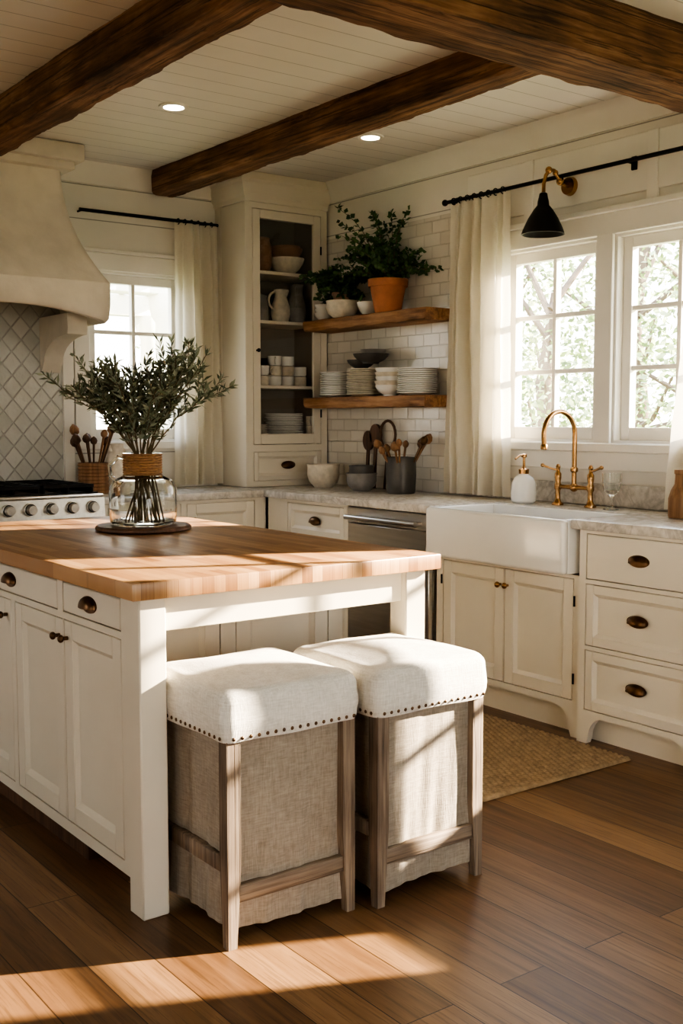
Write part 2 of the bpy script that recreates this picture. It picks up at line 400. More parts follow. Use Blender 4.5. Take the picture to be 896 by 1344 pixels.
# ------------------------------------------------------------------ beams
def beam(name, x0, x1, y0, y1, z0, z1, m, along):
    b = B(name); n = 130
    if along == 'Y': a0, a1, c0, c1 = y0, y1, x0, x1
    else: a0, a1, c0, c1 = x0, x1, y0, y1
    prof = []
    k = 7
    for i in range(k): prof.append((c0, z1 + (z0 - z1) * i / k))
    for i in range(k): prof.append((c0 + (c1 - c0) * i / k, z0))
    for i in range(k + 1): prof.append((c1, z0 + (z1 - z0) * i / k))
    vs = []; fs = []; P = len(prof)
    ph = [U(0, 6) for _ in range(P)]; ph2 = [U(0, 6) for _ in range(P)]
    for i in range(n + 1):
        a = a0 + (a1 - a0) * i / n
        for j, (c, z) in enumerate(prof):
            e = .0025 * math.sin(a * 4 + ph[j] * .3) + .0018 * math.sin(a * 19 + ph2[j]) + U(-.0016, .0016)
            corner = (.008 + .003 * math.sin(a * 9 + j) + .002 * math.sin(a * 31)) if j in (k, 2 * k) else 0
            cc = c + (e + corner if c < (c0 + c1) / 2 else -e - corner)
            zz = z + (abs(e) + corner if j >= k and j <= 2 * k else 0)
            if z > z1 - .001: zz = z1
            vs.append((cc, a, zz) if along == 'Y' else (a, cc, zz))
    for i in range(n):
        for j in range(P - 1): fs.append((i * P + j, i * P + j + 1, (i + 1) * P + j + 1, (i + 1) * P + j))
        fs.append((i * P + P - 1, i * P, (i + 1) * P, (i + 1) * P + P - 1))
    fs.append(list(range(P))); fs.append([n * P + j for j in range(P - 1, -1, -1)])
    b.add(vs, fs, m, True); return b.finish(angle=32)
beam('ceiling_beam', 1.81, 1.99, 2.88, 5.99, 2.615, H, BEAM_Y, 'Y')
beam('ceiling_beam', 3.05, 3.21, 2.88, 5.93, 2.64, H, BEAM_Y, 'Y')
beam('ceiling_beam', XL, XW - .02, 2.60, 2.87, 2.57, H, BEAM_X, 'X')
for (x, y) in [(2.52, 4.67), (3.59, 4.56)]:
    b = B('recessed_light')
    b.lathe([(.045, -.002), (.048, -.008), (.068, -.006), (.070, 0)], (x, y, H), TRIM, 32)
    b.lathe([(.001, -.004), (.046, -.004)], (x, y, H), LAMP, 32); b.finish()

# ------------------------------------------------------------------ cabinetry helpers
def cup(b, u, z, w=.047, h=.026, dep=.026, m=BRONZE):
    v = []; f = []; nt_, np_ = 14, 7
    for j in range(np_ + 1):
        ph = math.pi / 2 * j / np_
        for i in range(nt_ + 1):
            th = math.pi * i / nt_; s_ = max(.02, math.sin(th)) ** .8
            v.append((u - w * math.cos(th), -.001 - dep * s_ * math.sin(ph) , z - h * .35 + h * s_ * math.cos(ph) * 1.3))
    for j in range(np_):
        for i in range(nt_):
            q = j * (nt_ + 1) + i; f.append((q, q + 1, q + nt_ + 2, q + nt_ + 1))
    b.add(v, f, m, True)
    pl = [(u + (w + .004) * math.cos(2 * math.pi * i / 24), z + (h * .95) * math.sin(2 * math.pi * i / 24)) for i in range(24)]
    b.prism(pl, -.003, .0, m)
def knob(b, u, z, m=BRASS, r=.014):
    b.tube([(u, 0, z), (u, -.012, z)], .006, m, 10)
    b.ball((u, -.022, z), r, m, 14, 8, (1, .8, 1))
def door(b, u0, u1, z0, z1, m, fr=.055, raised=True, y=0.0):
    g = .003; u0 += g; u1 -= g; z0 += g; z1 -= g
    b.box(u0, u0 + fr, y, y + .02, z0, z1, m, .002); b.box(u1 - fr, u1, y, y + .02, z0, z1, m, .002)
    b.box(u0 + fr, u1 - fr, y, y + .02, z0, z0 + fr, m, .002); b.box(u0 + fr, u1 - fr, y, y + .02, z1 - fr, z1, m, .002)
    a, c, d, e = u0 + fr, u1 - fr, z0 + fr, z1 - fr
    b.box(a, c, y + .015, y + .021, d, e, m, 0)
    if raised and c - a > .08 and e - d > .08:
        k = .014
        v = [(a, y + .003, d), (c, y + .003, d), (c, y + .003, e), (a, y + .003, e), (a + k, y + .0145, d + k), (c - k, y + .0145, d + k), (c - k, y + .0145, e - k), (a + k, y + .0145, e - k)]
        b.add(v, [(0, 1, 5, 4), (1, 2, 6, 5), (2, 3, 7, 6), (3, 0, 4, 7)], m)
def slab(b, u0, u1, z0, z1, m):
    g = .003; u0 += g; u1 -= g; z0 += g; z1 -= g
    b.box(u0, u1, .0, .02, z0, z1, m, .003)
def cabinet(name, M, w, dep, z0, z1, fronts, m=PAINT, pulls=(), knobs=(), feet=True, toe=True, hinges=()):
    b = B(name); b.M = M
    b.box(0, w, .022, dep, z0, z1, m, 0)
    rects = [f[1:] for f in fronts]
    for (a, c, d, e) in cells(rects, 0, w, z0, z1): b.box(a, c, 0, .022, d, e, m, 0)
    for f in fronts:
        if f[0] == 'door': door(b, *f[1:], m)
        elif f[0] == 'drawerp': door(b, *f[1:], m, fr=.038)
        else: slab(b, *f[1:], m)
    for (u, z) in pulls: cup(b, u, z)
    for (u, z) in knobs: knob(b, u, z)
    for (u, z) in hinges: b.tube([(u, -.004, z - .022), (u, -.004, z + .022)], .0045, BLACK, 8)
    if feet:
        fw = .05; arc = [(fw + .01 + .075 * (1 - math.cos(t)), z0 - .0 - (z0 - .025) * (1 - math.sin(t))) for t in [math.pi / 2 * i / 8 for i in range(9)]]
        pl = [(0, 0), (fw, 0)] + arc + [(0, z0)]
        b.prism(pl, 0, .03, m); b.prism([(w - a, c) for a, c in pl][::-1], 0, .03, m)
    if toe: b.box(0.0, w, .07, dep, 0, z0, m, 0)
    return b.finish()

CF = 3.50
for yl_, w_ in ((3.045, .60), (2.435, .60)):
    cabinet('drawer_cabinet', FX(CF, yl_), w_, XW - CF - .005, .115, .888,
            [('slab', .035, w_ - .035, .685, .875), ('drawerp', .035, w_ - .035, .41, .668), ('drawerp', .035, w_ - .035, .14, .393)],
            pulls=[(w_ / 2, .785), (w_ / 2, .545), (w_ / 2, .272)])
b_w = .905
cabinet('sink_cabinet', FX(CF + .025, 3.955), b_w, XW - CF - .03, .125, .690,
        [('door', .045, .4515, .155, .675), ('door', .4535, .860, .155, .675)],
        knobs=[(.43, .60), (.475, .60)], hinges=[(.866, .58), (.866, .25), (.039, .58), (.039, .25)])
b = B('dishwasher'); b.M = FX(CF - .0, 4.625)
b.box(.005, .655, .02, .58, .10, .885, STEEL, 0)
b.box(.008, .652, -.012, .02, .12, .80, STEEL, .004); b.box(.008, .652, -.016, .02, .805, .884, STEEL, .004)
b.tube([(.05, -.06, .835), (.61, -.06, .835)], .013, STEEL, 14)
for u in (.07, .59): b.box(u - .012, u + .012, -.06, -.01, .826, .844, STEEL, .003)
b.box(.02, .64, .05, .5, 0, .10, BLACK, 0)
b.finish()
cabinet('drawer_cabinet', FX(CF, 5.40), .77, XW - CF - .005, .115, .888,
        [('drawerp', .20, .735, .69, .872), ('door', .20, .467, .14, .675), ('door', .468, .735, .14, .675)], pulls=[(.47, .782)], knobs=[(.445, .6), (.49, .6)])
cabinet('base_cabinet', FY(2.465, 5.42), 1.03, YW - 5.42 - .005, .115, .888,
        [('door', .04, .475, .14, .872), ('door', .51, .955, .14, .872)], knobs=[(.44, .78), (.55, .78)])

# counters
bv = .006
b = B('stone_countertop')
b.box(CF - .03, XW - .003, 1.83, 3.072, .89, .93, STONE, bv, 2)
b.box(3.89, XW - .003, 3.072, 3.948, .89, .93, STONE, bv, 2)
b.box(CF - .03, XW - .003, 3.948, YW - .003, .89, .93, STONE, bv, 2)
b.finish()
b = B('stone_countertop'); b.box(2.46, CF - .031, 5.39, YW - .003, .89, .93, STONE, bv, 2); b.finish()
b = B('stone_backsplash'); b.box(XW - .022, XW - .002, 1.83, 4.44, .931, 1.035, STONE, .003); b.finish()
b = B('tile_backsplash'); b.box(XW - .012, XW - .001, 4.44, YW - .002, .931, 2.45, TILE, 0); b.finish()
b = B('range_backsplash'); b.box(1.2, 2.50, YW - .012, YW - .001, .931, 2.1, DIAM, 0)
b.box(2.50, 2.565, YW - .03, YW - .001, .931, 2.2, TRIM, .003); b.finish()

# farmhouse sink
b = B('farmhouse_sink')
b.box(3.435, 3.475, 3.078, 3.942, .697, .926, PORC, .016, 4)
b.box(3.465, 3.885, 3.078, 3.108, .697, .926, PORC, .008, 3); b.box(3.465, 3.885, 3.912, 3.942, .697, .926, PORC, .008, 3)
b.box(3.855, 3.885, 3.09, 3.93, .697, .926, PORC, .008, 3); b.box(3.46, 3.88, 3.09, 3.93, .697, .73, PORC, .004)
b.lathe([(.001, 0), (.035, 0), (.04, .003), (.04, -.002)], (3.66, 3.51, .731), STEEL, 20)
b.finish()

# faucet
b = B('bridge_faucet'); fx, fy = 3.985, 3.51
for s_ in (-1, 1):
    y = fy + s_ * .10
    b.lathe([(.028, 0), (.028, .008), (.018, .016), (.013, .03), (.012, .07), (.017, .08), (.017, .10), (.013, .11), (.016, .13), (.016, .15), (.009, .16), (.008, .175), (.012, .182), (.006, .195), (.001, .197)], (fx, y, .931), BRASS, 20)
    b.tube([(fx, y, 1.098), (fx - .01, y + s_ * .035, 1.105), (fx - .02, y + s_ * .075, 1.118)], [.006, .005, .006], BRASS, 10)
    b.ball((fx - .021, y + s_ * .08, 1.119), .010, BRASS)
    b.tube([(fx, y, 1.02), (fx, y - s_ * .05, 1.02), (fx, fy, 1.02)], [.011, .010, .013], BRASS, 12)
b.ball((fx, fy, 1.02), .021, BRASS)
pts = [(fx, fy, 1.02), (fx, fy, 1.10), (fx, fy, 1.26)]
rr = .105
for i in range(0, 17):
    a = math.pi * i / 16 * 1.04
    pts.append((fx - rr + rr * math.cos(a), fy, 1.27 + rr * math.sin(a)))
pts.append((fx - 2 * rr + .003, fy, 1.215))
b.tube(pts, .0115, BRASS, 14)
b.lathe([(.012, 0), (.016, .004), (.016, .02), (.012, .026)], (fx - 2 * rr + .003, fy, 1.20), BRASS, 16)
b.lathe([(.012, 0), (.018, .006), (.018, .02), (.012, .026)], (fx, fy, 1.09), BRASS, 16)
b.finish()
b = B('soap_dispenser'); c = (3.95, 3.80, .931)
b.lathe([(.001, 0), (.050, 0), (.060, .01), (.063, .05), (.058, .10), (.045, .125), (.022, .14), (.022, .145)], c, PORC, 28)
b.lathe([(.024, .143), (.026, .165), (.010, .172), (.007, .18), (.006, .22), (.014, .224), (.014, .238), (.001, .242)], c, BRASS, 18)
b.tube([(c[0], c[1], 1.162), (c[0] - .03, c[1], 1.164), (c[0] - .06, c[1], 1.147)], .005, BRASS, 8); b.finish()
b = B('glass_goblet'); c = (3.97, 3.275, .931)
b.lathe([(.001, 0), (.038, 0), (.036, .005), (.008, .012), (.006, .05), (.010, .06), (.034, .08), (.042, .12), (.044, .165), (.041, .165), (.038, .12), (.03, .088), (.001, .075)], c, GLASS, 24); b.finish()
b = B('wooden_bottle'); c = (3.86, 2.83, .931)
b.lathe([(.001, 0), (.040, 0), (.044, .01), (.044, .08), (.034, .115), (.020, .14), (.018, .18), (.022, .185), (.022, .20), (.001, .202)], c, WARMW, 24); b.finish()

# ------------------------------------------------------------------ curtains
def curtain(name, M, w, z0, z1, folds, amp, flare=0., seed=0, bottom=0.):
    random.seed(seed); b = B(name); b.M = M
    nu, nv = folds * 16, 30; v = []; f = []
    ph = [U(-.6, .6) for _ in range(8)]
    for j in range(nv + 1):
        t = j / nv; z = z1 + (z0 - z1) * t
        for i in range(nu + 1):
            s_ = i / nu
            ww = s_ + .03 * math.sin(3 * 2 * math.pi * s_ + ph[0]) + .010 * math.sin(t * 5 + ph[1] + s_ * 9)
            a = amp * (.5 + .5 * min(1, t * 3)) * (0.72 + .38 * math.sin(5 * s_ + ph[2] * 3))
            off = a * math.sin(2 * math.pi * folds * s_ + .5 * math.sin(t * 3 + ph[3] * 4) + ph[4]) + a * .35 * math.sin(4 * math.pi * folds * s_ * .63 + ph[5] * 5 + t * 2)
            off += .0025 * math.sin(40 * t + 12 * s_)
            u = ww * w * (1 + flare * t) - flare * t * w * .5
            v.append((u, off, z))
    for j in range(nv):
        for i in range(nu):
            q = j * (nu + 1) + i; f.append((q, q + 1, q + nu + 2, q + nu + 1))
    b.add(v, f, CURT, True)
    o_ = b.finish(recalc=False, angle=180); return o_
curtain('curtain', FX(4.05, 4.455), .44, .945, 2.475, 6, .034, .12, 3)
curtain('curtain', FX(4.045, 2.90), .44, .945, 2.475, 6, .028, .60, 5)
curtain('curtain', FY(3.19, 5.92), .29, .945, 2.50, 5, .030, .12, 9)
b = B('curtain_rod')
b.tube([(4.05, .2, 2.49), (4.05, 4.49, 2.49)], .010, BLACK, 12); b.ball((4.05, 4.50, 2.49), .017, BLACK)
for y in (4.47, 3.3, 2.2, .3):
    b.tube([(4.05, y, 2.49), (4.117, y, 2.49)], .006, BLACK, 8); b.box(4.105, 4.118, y - .015, y + .015, 2.46, 2.52, BLACK)
for i in range(8):
    y = 4.43 - i * .052
    b.tube([(4.05 + .017 * math.cos(a), y, 2.487 + .017 * math.sin(a)) for a in [2 * math.pi * k / 12 for k in range(13)]], .003, BLACK, 6)
b.finish()
b = B('curtain_rod')
b.tube([(2.60, 5.93, 2.51), (3.49, 5.93, 2.51)], .010, BLACK, 12)
for x in (2.62, 3.47): b.tube([(x, 5.93, 2.51), (x, 5.998, 2.51)], .006, BLACK, 8)
for i in range(6):
    x = 3.22 + i * .045
    b.tube([(x, 5.93 + .017 * math.cos(a), 2.507 + .017 * math.sin(a)) for a in [2 * math.pi * k / 12 for k in range(13)]], .003, BLACK, 6)
b.finish()

# ------------------------------------------------------------------ wall sconce
b = B('wall_sconce'); sy = 3.68
b.M = Matrix.Translation((0, sy, -.02))
b.tube([(4.117, 0, 2.47), (4.095, 0, 2.47)], [.045, .040], BRASS, 20)
b.tube([(4.095, 0, 2.47), (4.06, 0, 2.475), (4.03, 0, 2.50), (4.00, 0, 2.53), (3.97, 0, 2.53), (3.945, 0, 2.50), (3.932, 0, 2.46), (3.93, 0, 2.38)], .009, BRASS, 12)
b.ball((4.045, 0, 2.485), .020, BRASS); b.ball((3.965, 0, 2.527), .017, BRASS); b.ball((4.01, 0, 2.52), .014, BRASS)
b.lathe([(.010, .195), (.018, .19), (.022, .17), (.026, .155), (.028, .135), (.045, .115), (.070, .075), (.088, .038), (.096, .018), (.102, .0), (.098, .0), (.092, .018), (.068, .07), (.04, .105), (.001, .12)], (3.93, 0, 2.225), BLACK, 32)
b.ball((3.93, 0, 2.275), .028, LAMP)
b.finish()

# ------------------------------------------------------------------ open shelves
for zt in (1.47, 1.935):
    b = B('floating_shelf'); n = 40; y0, y1 = 4.49, 5.62; xf = 3.905
    prof = [(XW - .013, zt), (xf + .006, zt), (xf, zt - .006), (xf, zt - .03), (xf + .002, zt - .058), (xf + .008, zt - .064), (XW - .013, zt - .064)]
    v = []; f = []; P = len(prof)
    for i in range(n + 1):
        for j, (x, z) in enumerate(prof):
            e = .004 * math.sin(i * .7 + j) + U(-.002, .002) if 0 < j < 6 else 0
            v.append((x + e, y0 + (y1 - y0) * i / n, z + (e * .5 if j > 3 else 0)))
    for i in range(n):
        for j in range(P): f.append((i * P + j, i * P + (j + 1) % P, (i + 1) * P + (j + 1) % P, (i + 1) * P + j))
    f.append(list(range(P))); f.append([n * P + j for j in range(P)])
    b.add(v, f, SHELFW); b.finish()

# ------------------------------------------------------------------ glass hutch
b = B('glass_door_hutch'); hx0, hx1, hy = 3.515, 4.105, 5.65
b.box(hx0, hx0 + .022, hy + .02, YW - .005, .932, 2.62, PAINT, .002); b.box(hx1 - .022, hx1, hy + .02, YW - .015, .932, 2.62, PAINT, .002)
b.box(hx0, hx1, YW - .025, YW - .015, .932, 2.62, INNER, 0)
b.box(hx0 + .022, hx1 - .022, hy + .02, YW - .02, 2.59, 2.62, PAINT, 0)
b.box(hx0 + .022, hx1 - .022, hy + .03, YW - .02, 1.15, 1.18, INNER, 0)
for z in (1.545, 1.935, 2.23): b.box(hx0 + .022, hx1 - .022, hy + .035, YW - .02, z - .02, z, PAINT, .002)
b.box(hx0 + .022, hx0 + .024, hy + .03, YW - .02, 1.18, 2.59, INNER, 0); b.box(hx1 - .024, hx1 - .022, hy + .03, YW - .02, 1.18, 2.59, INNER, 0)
b.M = FY(hx0, hy); w = hx1 - hx0
DR = (.045, w - .045, .965, 1.145); GD = (.045, w - .045, 1.185, 2.585)
for (a, c, d, e) in cells([DR, GD], 0, w, .932, 2.62): b.box(a, c, 0, .022, d, e, PAINT, 0)
b.box(.045, w - .045, .022, .3, .965, 1.145, PAINT, 0)
door(b, *DR, PAINT, fr=.03); cup(b, w / 2, 1.06)
a, c, d, e = .048, w - .048, 1.188, 2.582; fr = .052
b.box(a, a + fr, 0, .022, d, e, PAINT, .002); b.box(c - fr, c, 0, .022, d, e, PAINT, .002)
b.box(a + fr, c - fr, 0, .022, d, d + fr + .01, PAINT, .002); b.box(a + fr, c - fr, 0, .022, e - fr, e, PAINT, .002)
b.box(a + fr, c - fr, .010, .013, d + fr, e - fr, CABGL, 0)
knob(b, a + .025, 1.75, BLACK, .012)
b.tube([(c + .0, -.004, 1.35), (c, -.004, 1.40)], .005, BLACK); b.tube([(c, -.004, 2.35), (c, -.004, 2.40)], .005, BLACK)
b.M = Matrix.Identity(4)
lv = [(0, 2.62), (.012, 2.62), (.018, 2.645), (.03, 2.66), (.055, 2.72), (.07, 2.735), (.07, H - .002)]
for (o0, za), (o1, zb) in zip(lv, lv[1:]):
    q = lambda o, z: [(hx0 - o, hy - o, z), (hx1, hy - o, z), (hx1, YW - .005, z), (hx0 - o, YW - .005, z)]
    b.add(q(o0, za) + q(o1, zb), [(0, 1, 5, 4), (1, 2, 6, 5), (2, 3, 7, 6), (3, 0, 4, 7)], PAINT)
b.box(hx0 - .006, hx0, hy + .0, hy + .06, .932, 2.62, PAINT, .002); b.box(hx0 - .006, hx0, YW - .07, YW - .005, .932, 2.62, PAINT, .002)
b.finish()

# ------------------------------------------------------------------ crockery
def bowlp(r, h, t=.005, foot=.45):
    return [(.001, 0), (r * foot, 0), (r * foot, h * .08), (r * .72, h * .35), (r * .92, h * .7), (r, h), (r - t, h), (r * .9 - t, h * .7), (r * .68, h * .4), (.001, h * .15)]
def roundbowl(r, h, t=.006):
    return [(.001, 0), (r * .55, 0), (r * .6, h * .05), (r * .88, h * .25), (r * 1.0, h * .55), (r * .98, h * .85), (r * 1.03, h), (r * .96, h), (r * .93, h * .85), (r * .94, h * .55), (r * .8, h * .28), (.001, h * .12)]
def bowl(name, c, r, h, m): b = B(name); b.lathe(bowlp(r, h), c, m, 30); return b.finish()
def bowls(name, c, r, h, m, n, dz):
    b = B(name)
    for i in range(n): b.lathe(bowlp(r * U(.97, 1.02), h), (c[0] + U(-.003, .003), c[1] + U(-.003, .003), c[2] + i * dz), m[i % len(m)], 30)
    return b.finish()
def plates(name, c, r, n, m, dz=.011):
    b = B(name)
    for i in range(n):
        b.lathe([(.001, 0), (r * .55, 0), (r * .62, .003), (r, .013), (r, .017), (r * .6, .008), (.001, .006)], (c[0] + U(-.003, .003), c[1] + U(-.003, .003), c[2] + i * dz), m, 32)
    return b.finish()
def mug(b, c, r, h, m, ang=0):
    b.lathe([(.001, 0), (r * .85, 0), (r, h * .15), (r, h), (r - .004, h), (r - .004, h * .15), (.001, h * .08)], c, m, 22)
    pts = [(c[0] + math.cos(ang) * (r - .003 + .028 * math.sin(t)), c[1] + math.sin(ang) * (r - .003 + .028 * math.sin(t)), c[2] + h * .5 + h * .33 * math.cos(t)) for t in [math.pi * k / 8 for k in range(9)]]
    b.tube(pts, .005, m, 8)
def pitcher(name, c, r, h, m, ang):
    b = B(name)
    b.lathe([(.001, 0), (r * .8, 0), (r, h * .25), (r * .95, h * .5), (r * .62, h * .78), (r * .7, h), (r * .7 - .005, h), (r * .55, h * .78), (r * .85, h * .5), (.001, h * .1)], c, m, 28)
    pts = [(c[0] + math.cos(ang) * (r * .62 + .05 * math.sin(t)), c[1] + math.sin(ang) * (r * .62 + .05 * math.sin(t)), c[2] + h * .66 + h * .26 * math.cos(t)) for t in [math.pi * k / 10 for k in range(11)]]
    b.tube(pts, .008, m, 8)
    sp = Vector((-math.cos(ang), -math.sin(ang), 0))
    b.tube([Vector(c) + sp * r * .5 + Vector((0, 0, h * .86)), Vector(c) + sp * (r * .95) + Vector((0, 0, h * 1.0))], [.02, .008], m, 10)
    return b.finish()
ym = 5.80
b = B('brown_bowl_stack')
b.lathe(bowlp(.115, .10), (3.90, ym, 2.231), CREAMC, 30); b.lathe(bowlp(.105, .09), (3.90, ym, 2.30), BROWNC, 30); b.lathe(bowlp(.09, .06), (3.90, ym, 2.345), BROWNC, 30)
b.finish()
b = B('brown_stoneware_jar'); b.lathe([(.001, 0), (.07, 0), (.088, .04), (.09, .15), (.075, .19), (.08, .205), (.07, .205), (.07, .18), (.001, .02)], (3.69, ym, 2.231), BROWNC, 28); b.finish()
pitcher('stoneware_pitcher', (3.98, ym, 1.936), .060, .24, GREYC, -2.2)
pitcher('stoneware_pitcher', (3.845, ym - .02, 1.936), .060, .20, CREAMC, math.pi)
b = B('stoneware_canister'); b.lathe([(.001, 0), (.052, 0), (.056, .02), (.056, .12), (.045, .14), (.045, .155), (.012, .165), (.001, .18)], (3.69, 5.78, 1.936), GREYC, 24); b.finish()
b = B('mug_stack')
for (x, y, k, a) in [(3.70, 5.77, 2, 2.6), (3.80, 5.78, 3, 3.2), (3.905, 5.80, 3, .4), (4.0, 5.80, 2, .4)]:
    for i in range(k): mug(b, (x, y, 1.546 + i * .062), .044, .058, PORC if (i + k) % 2 else CREAMC, a + i * .5)
b.finish()
plates('plate_stack', (3.88, ym, 1.181), .120, 17, PORC); plates('plate_stack', (3.665, ym, 1.181), .078, 11, CREAMC)
b = B('mug_stack')
for i in range(3): mug(b, (4.035, 5.72, 1.181 + i * .06), .034, .058, CREAMC, 3.9)
b.finish()
# lower shelf
plates('plate_stack', (4.0, 5.40, 1.471), .105, 13, PORC)
plates('plate_stack', (4.0, 5.12, 1.471), .112, 14, CREAMC)
b = B('dark_bowl_stack')
b.lathe(bowlp(.085, .05), (3.99, 5.15, 1.633), DARKC, 28); b.lathe(bowlp(.105, .055), (3.99, 5.06, 1.66), DARKC, 28); b.lathe(bowlp(.075, .05), (4.0, 5.05, 1.69), GREYC, 28)
b.finish()
bowls('white_bowl_stack', (3.99, 4.88, 1.471), .090, .06, [PORC, CREAMC], 5, .024)
plates('plate_stack', (4.0, 4.66, 1.471), .112, 13, PORC)
# upper shelf
bowls('white_bowl_stack', (3.99, 5.52, 1.936), .06, .045, [PORC], 3, .025)
b = B('white_bowl'); b.lathe(roundbowl(.095, .10), (3.97, 5.31, 1.936), CREAMC, 30); b.finish()
bowl('white_bowl', (4.02, 5.12, 1.936), .07, .08, PORC)

def plant(name, c, potr, poth, potm, groups, lf, mats, lw, seed=1, lim=None, potkind='flower'):
    random.seed(seed); b = B(name)
    b.lathe([(.001, 0), (potr * .68, 0), (potr * .93, poth * .78), (potr * 1.03, poth * .78), (potr * 1.06, poth), (potr * .95, poth), (potr * .9, poth * .85), (.001, poth * .85)], c, potm, 30)
    b.lathe([(.001, poth * .88), (potr * .92, poth * .86)], c, SOIL, 20)
    for (stems, spread, hgt, bias) in groups:
      for s_ in range(stems):
        a = U(0, 2 * math.pi); q = U(.15, 1) ** .7
        p0 = Vector((c[0] + math.cos(a) * potr * .5 * q, c[1] + math.sin(a) * potr * .5 * q, c[2] + poth * .85))
        hh = hgt * U(.45, 1.0) * (1.15 - .45 * q)
        p3 = p0 + Vector((math.cos(a) * spread * q, math.sin(a) * spread * q, hh)) + Vector(bias) * U(.2, 1)
        p1 = p0 + Vector((math.cos(a) * spread * q * .15, math.sin(a) * spread * q * .15, abs(hh) * .6 + .06))
        if lim: p3.x = min(p3.x, lim)
        n = 14; pts = []
        for i in range(n + 1):
            t = i / n; pts.append(p0 * (1 - t) ** 2 + p1 * 2 * t * (1 - t) + p3 * t * t + Vector((U(-1, 1), U(-1, 1), 0)) * .004)
        b.tube(pts, [.003 * (1 - .7 * i / n) for i in range(n + 1)], STEM, 5)
        for i in range(2, n + 1):
            d = (pts[i] - pts[i - 1]).normalized()
            for k in range(lf):
                rd = Vector((U(-1, 1), U(-1, 1), U(-.6, .8))).normalized()
                ld = (d * .25 + rd * .8).normalized()
                p = pts[i] + (pts[i - 1] - pts[i]) * R()
                Ln = U(.7, 1.15) * lw[0]
                if lim and p.x + ld.x * Ln > lim + .04: ld.x = -abs(ld.x)
                b.leaf(p, ld, Ln, lw[1] * U(.8, 1.2), random.choice(mats))
    return b.finish(recalc=False)
plant('potted_ivy', (3.985, 4.90, 1.936), .108, .185, TERRA, [(36, .28, .24, (0, 0, 0)), (14, .30, .56, (0, .03, 0)), (14, .38, .08, (-.06, .04, 0))], 3, [HERB, HERB, HERB2], (.034, .026), seed=4, lim=4.07)
plant('potted_ivy', (3.97, 5.32, 2.005), .055, .08, BROWNC, [(40, .24, .15, (0, .02, 0)), (12, .26, -.04, (-.03, .05, 0))], 4, [HERB, HERB2], (.034, .026), seed=5, lim=4.07)

# counter crockery at the corner
b = B('speckled_mixing_bowl'); b.lathe(roundbowl(.098, .14), (3.89, 5.39, .931), CREAMC, 32); b.finish()
b = B('grey_bowl_stack'); b.lathe(roundbowl(.088, .10), (3.90, 5.03, .931), GREYC, 30); b.lathe(roundbowl(.072, .09), (3.90, 5.03, .985), DARKC, 30); b.finish()
def spoon(b, p, d, ln, m, hr=.028, flat=.35):
    p = Vector(p); d = Vector(d).normalized(); q = p + d * ln
    b.tube([p, p + d * ln * .5, q], [.006, .005, .007], m, 8)
    b.tube([q, q + d * hr * .4, q + d * hr, q + d * hr * 1.6, q + d * hr * 2.0], [.007, hr * .7, hr * .85, hr * .6, .004], m, 10)
def crock(name, c, r, h, m, k, um, seed, lean=.35, ln=.2, ribs=False):
    random.seed(seed); b = B(name)
    if ribs:
        prof = [(.001, 0), (r * .95, 0)]
        for i in range(9): prof += [(r, h * (i + .2) / 9), (r * .95, h * (i + .9) / 9)]
        prof += [(r, h), (r * .9, h), (r * .85, h * .2), (.001, h * .1)]
    else: prof = [(.001, 0), (r * .88, 0), (r * .95, h * .1), (r, h * .5), (r * .97, h * .9), (r * 1.04, h), (r * .94, h), (r * .88, h * .5), (.001, h * .1)]
    b.lathe(prof, c, m, 30)
    for i in range(k):
        a = 2 * math.pi * i / k + U(-.3, .3)
        d = Vector((math.cos(a) * lean, math.sin(a) * lean, 1))
        spoon(b, (c[0] + math.cos(a) * r * .2, c[1] + math.sin(a) * r * .2, c[2] + h * .3), d, ln * U(.8, 1.2), random.choice(um), U(.022, .034))
    return b.finish()
crock('utensil_crock', (3.92, 4.70, .931), .085, .20, DARKC, 9, [WARMW, BRONZE, WARMW], 3, .55, .21)
crock('utensil_crock', (2.56, 5.72, .931), .085, .17, WARMW, 10, [DARKW, WARMW, DARKW], 6, .36, .26, True)
b = B('wooden_paddle_set')
for (y, w_, h_) in [(5.13, .05, .38), (5.20, .045, .34)]:
    pl = []
    for i in range(20):
        a = 2 * math.pi * i / 20; pl.append((y + w_ * math.cos(a), .931 + h_ - w_ * 1.3 + w_ * 1.3 * math.sin(a)))
    b.prismx(pl, 4.075, 4.093, DARKW); b.tube([(4.07, y, .932), (4.084, y, .931 + h_ - w_ * 2)], .012, DARKW, 10)
b.tube([(4.085, 5.02 + .07 * math.cos(a), 1.25 + .08 * math.sin(a)) for a in [2 * math.pi * k / 20 for k in range(21)]], .008, DARKW, 8)
b.tube([(4.06, 5.02, .932), (4.085, 5.02, 1.17)], .008, DARKW, 8)
b.finish()
pitcher('cream_pitcher', (2.73, 5.80, .931), .07, .27, CREAMC, .4)

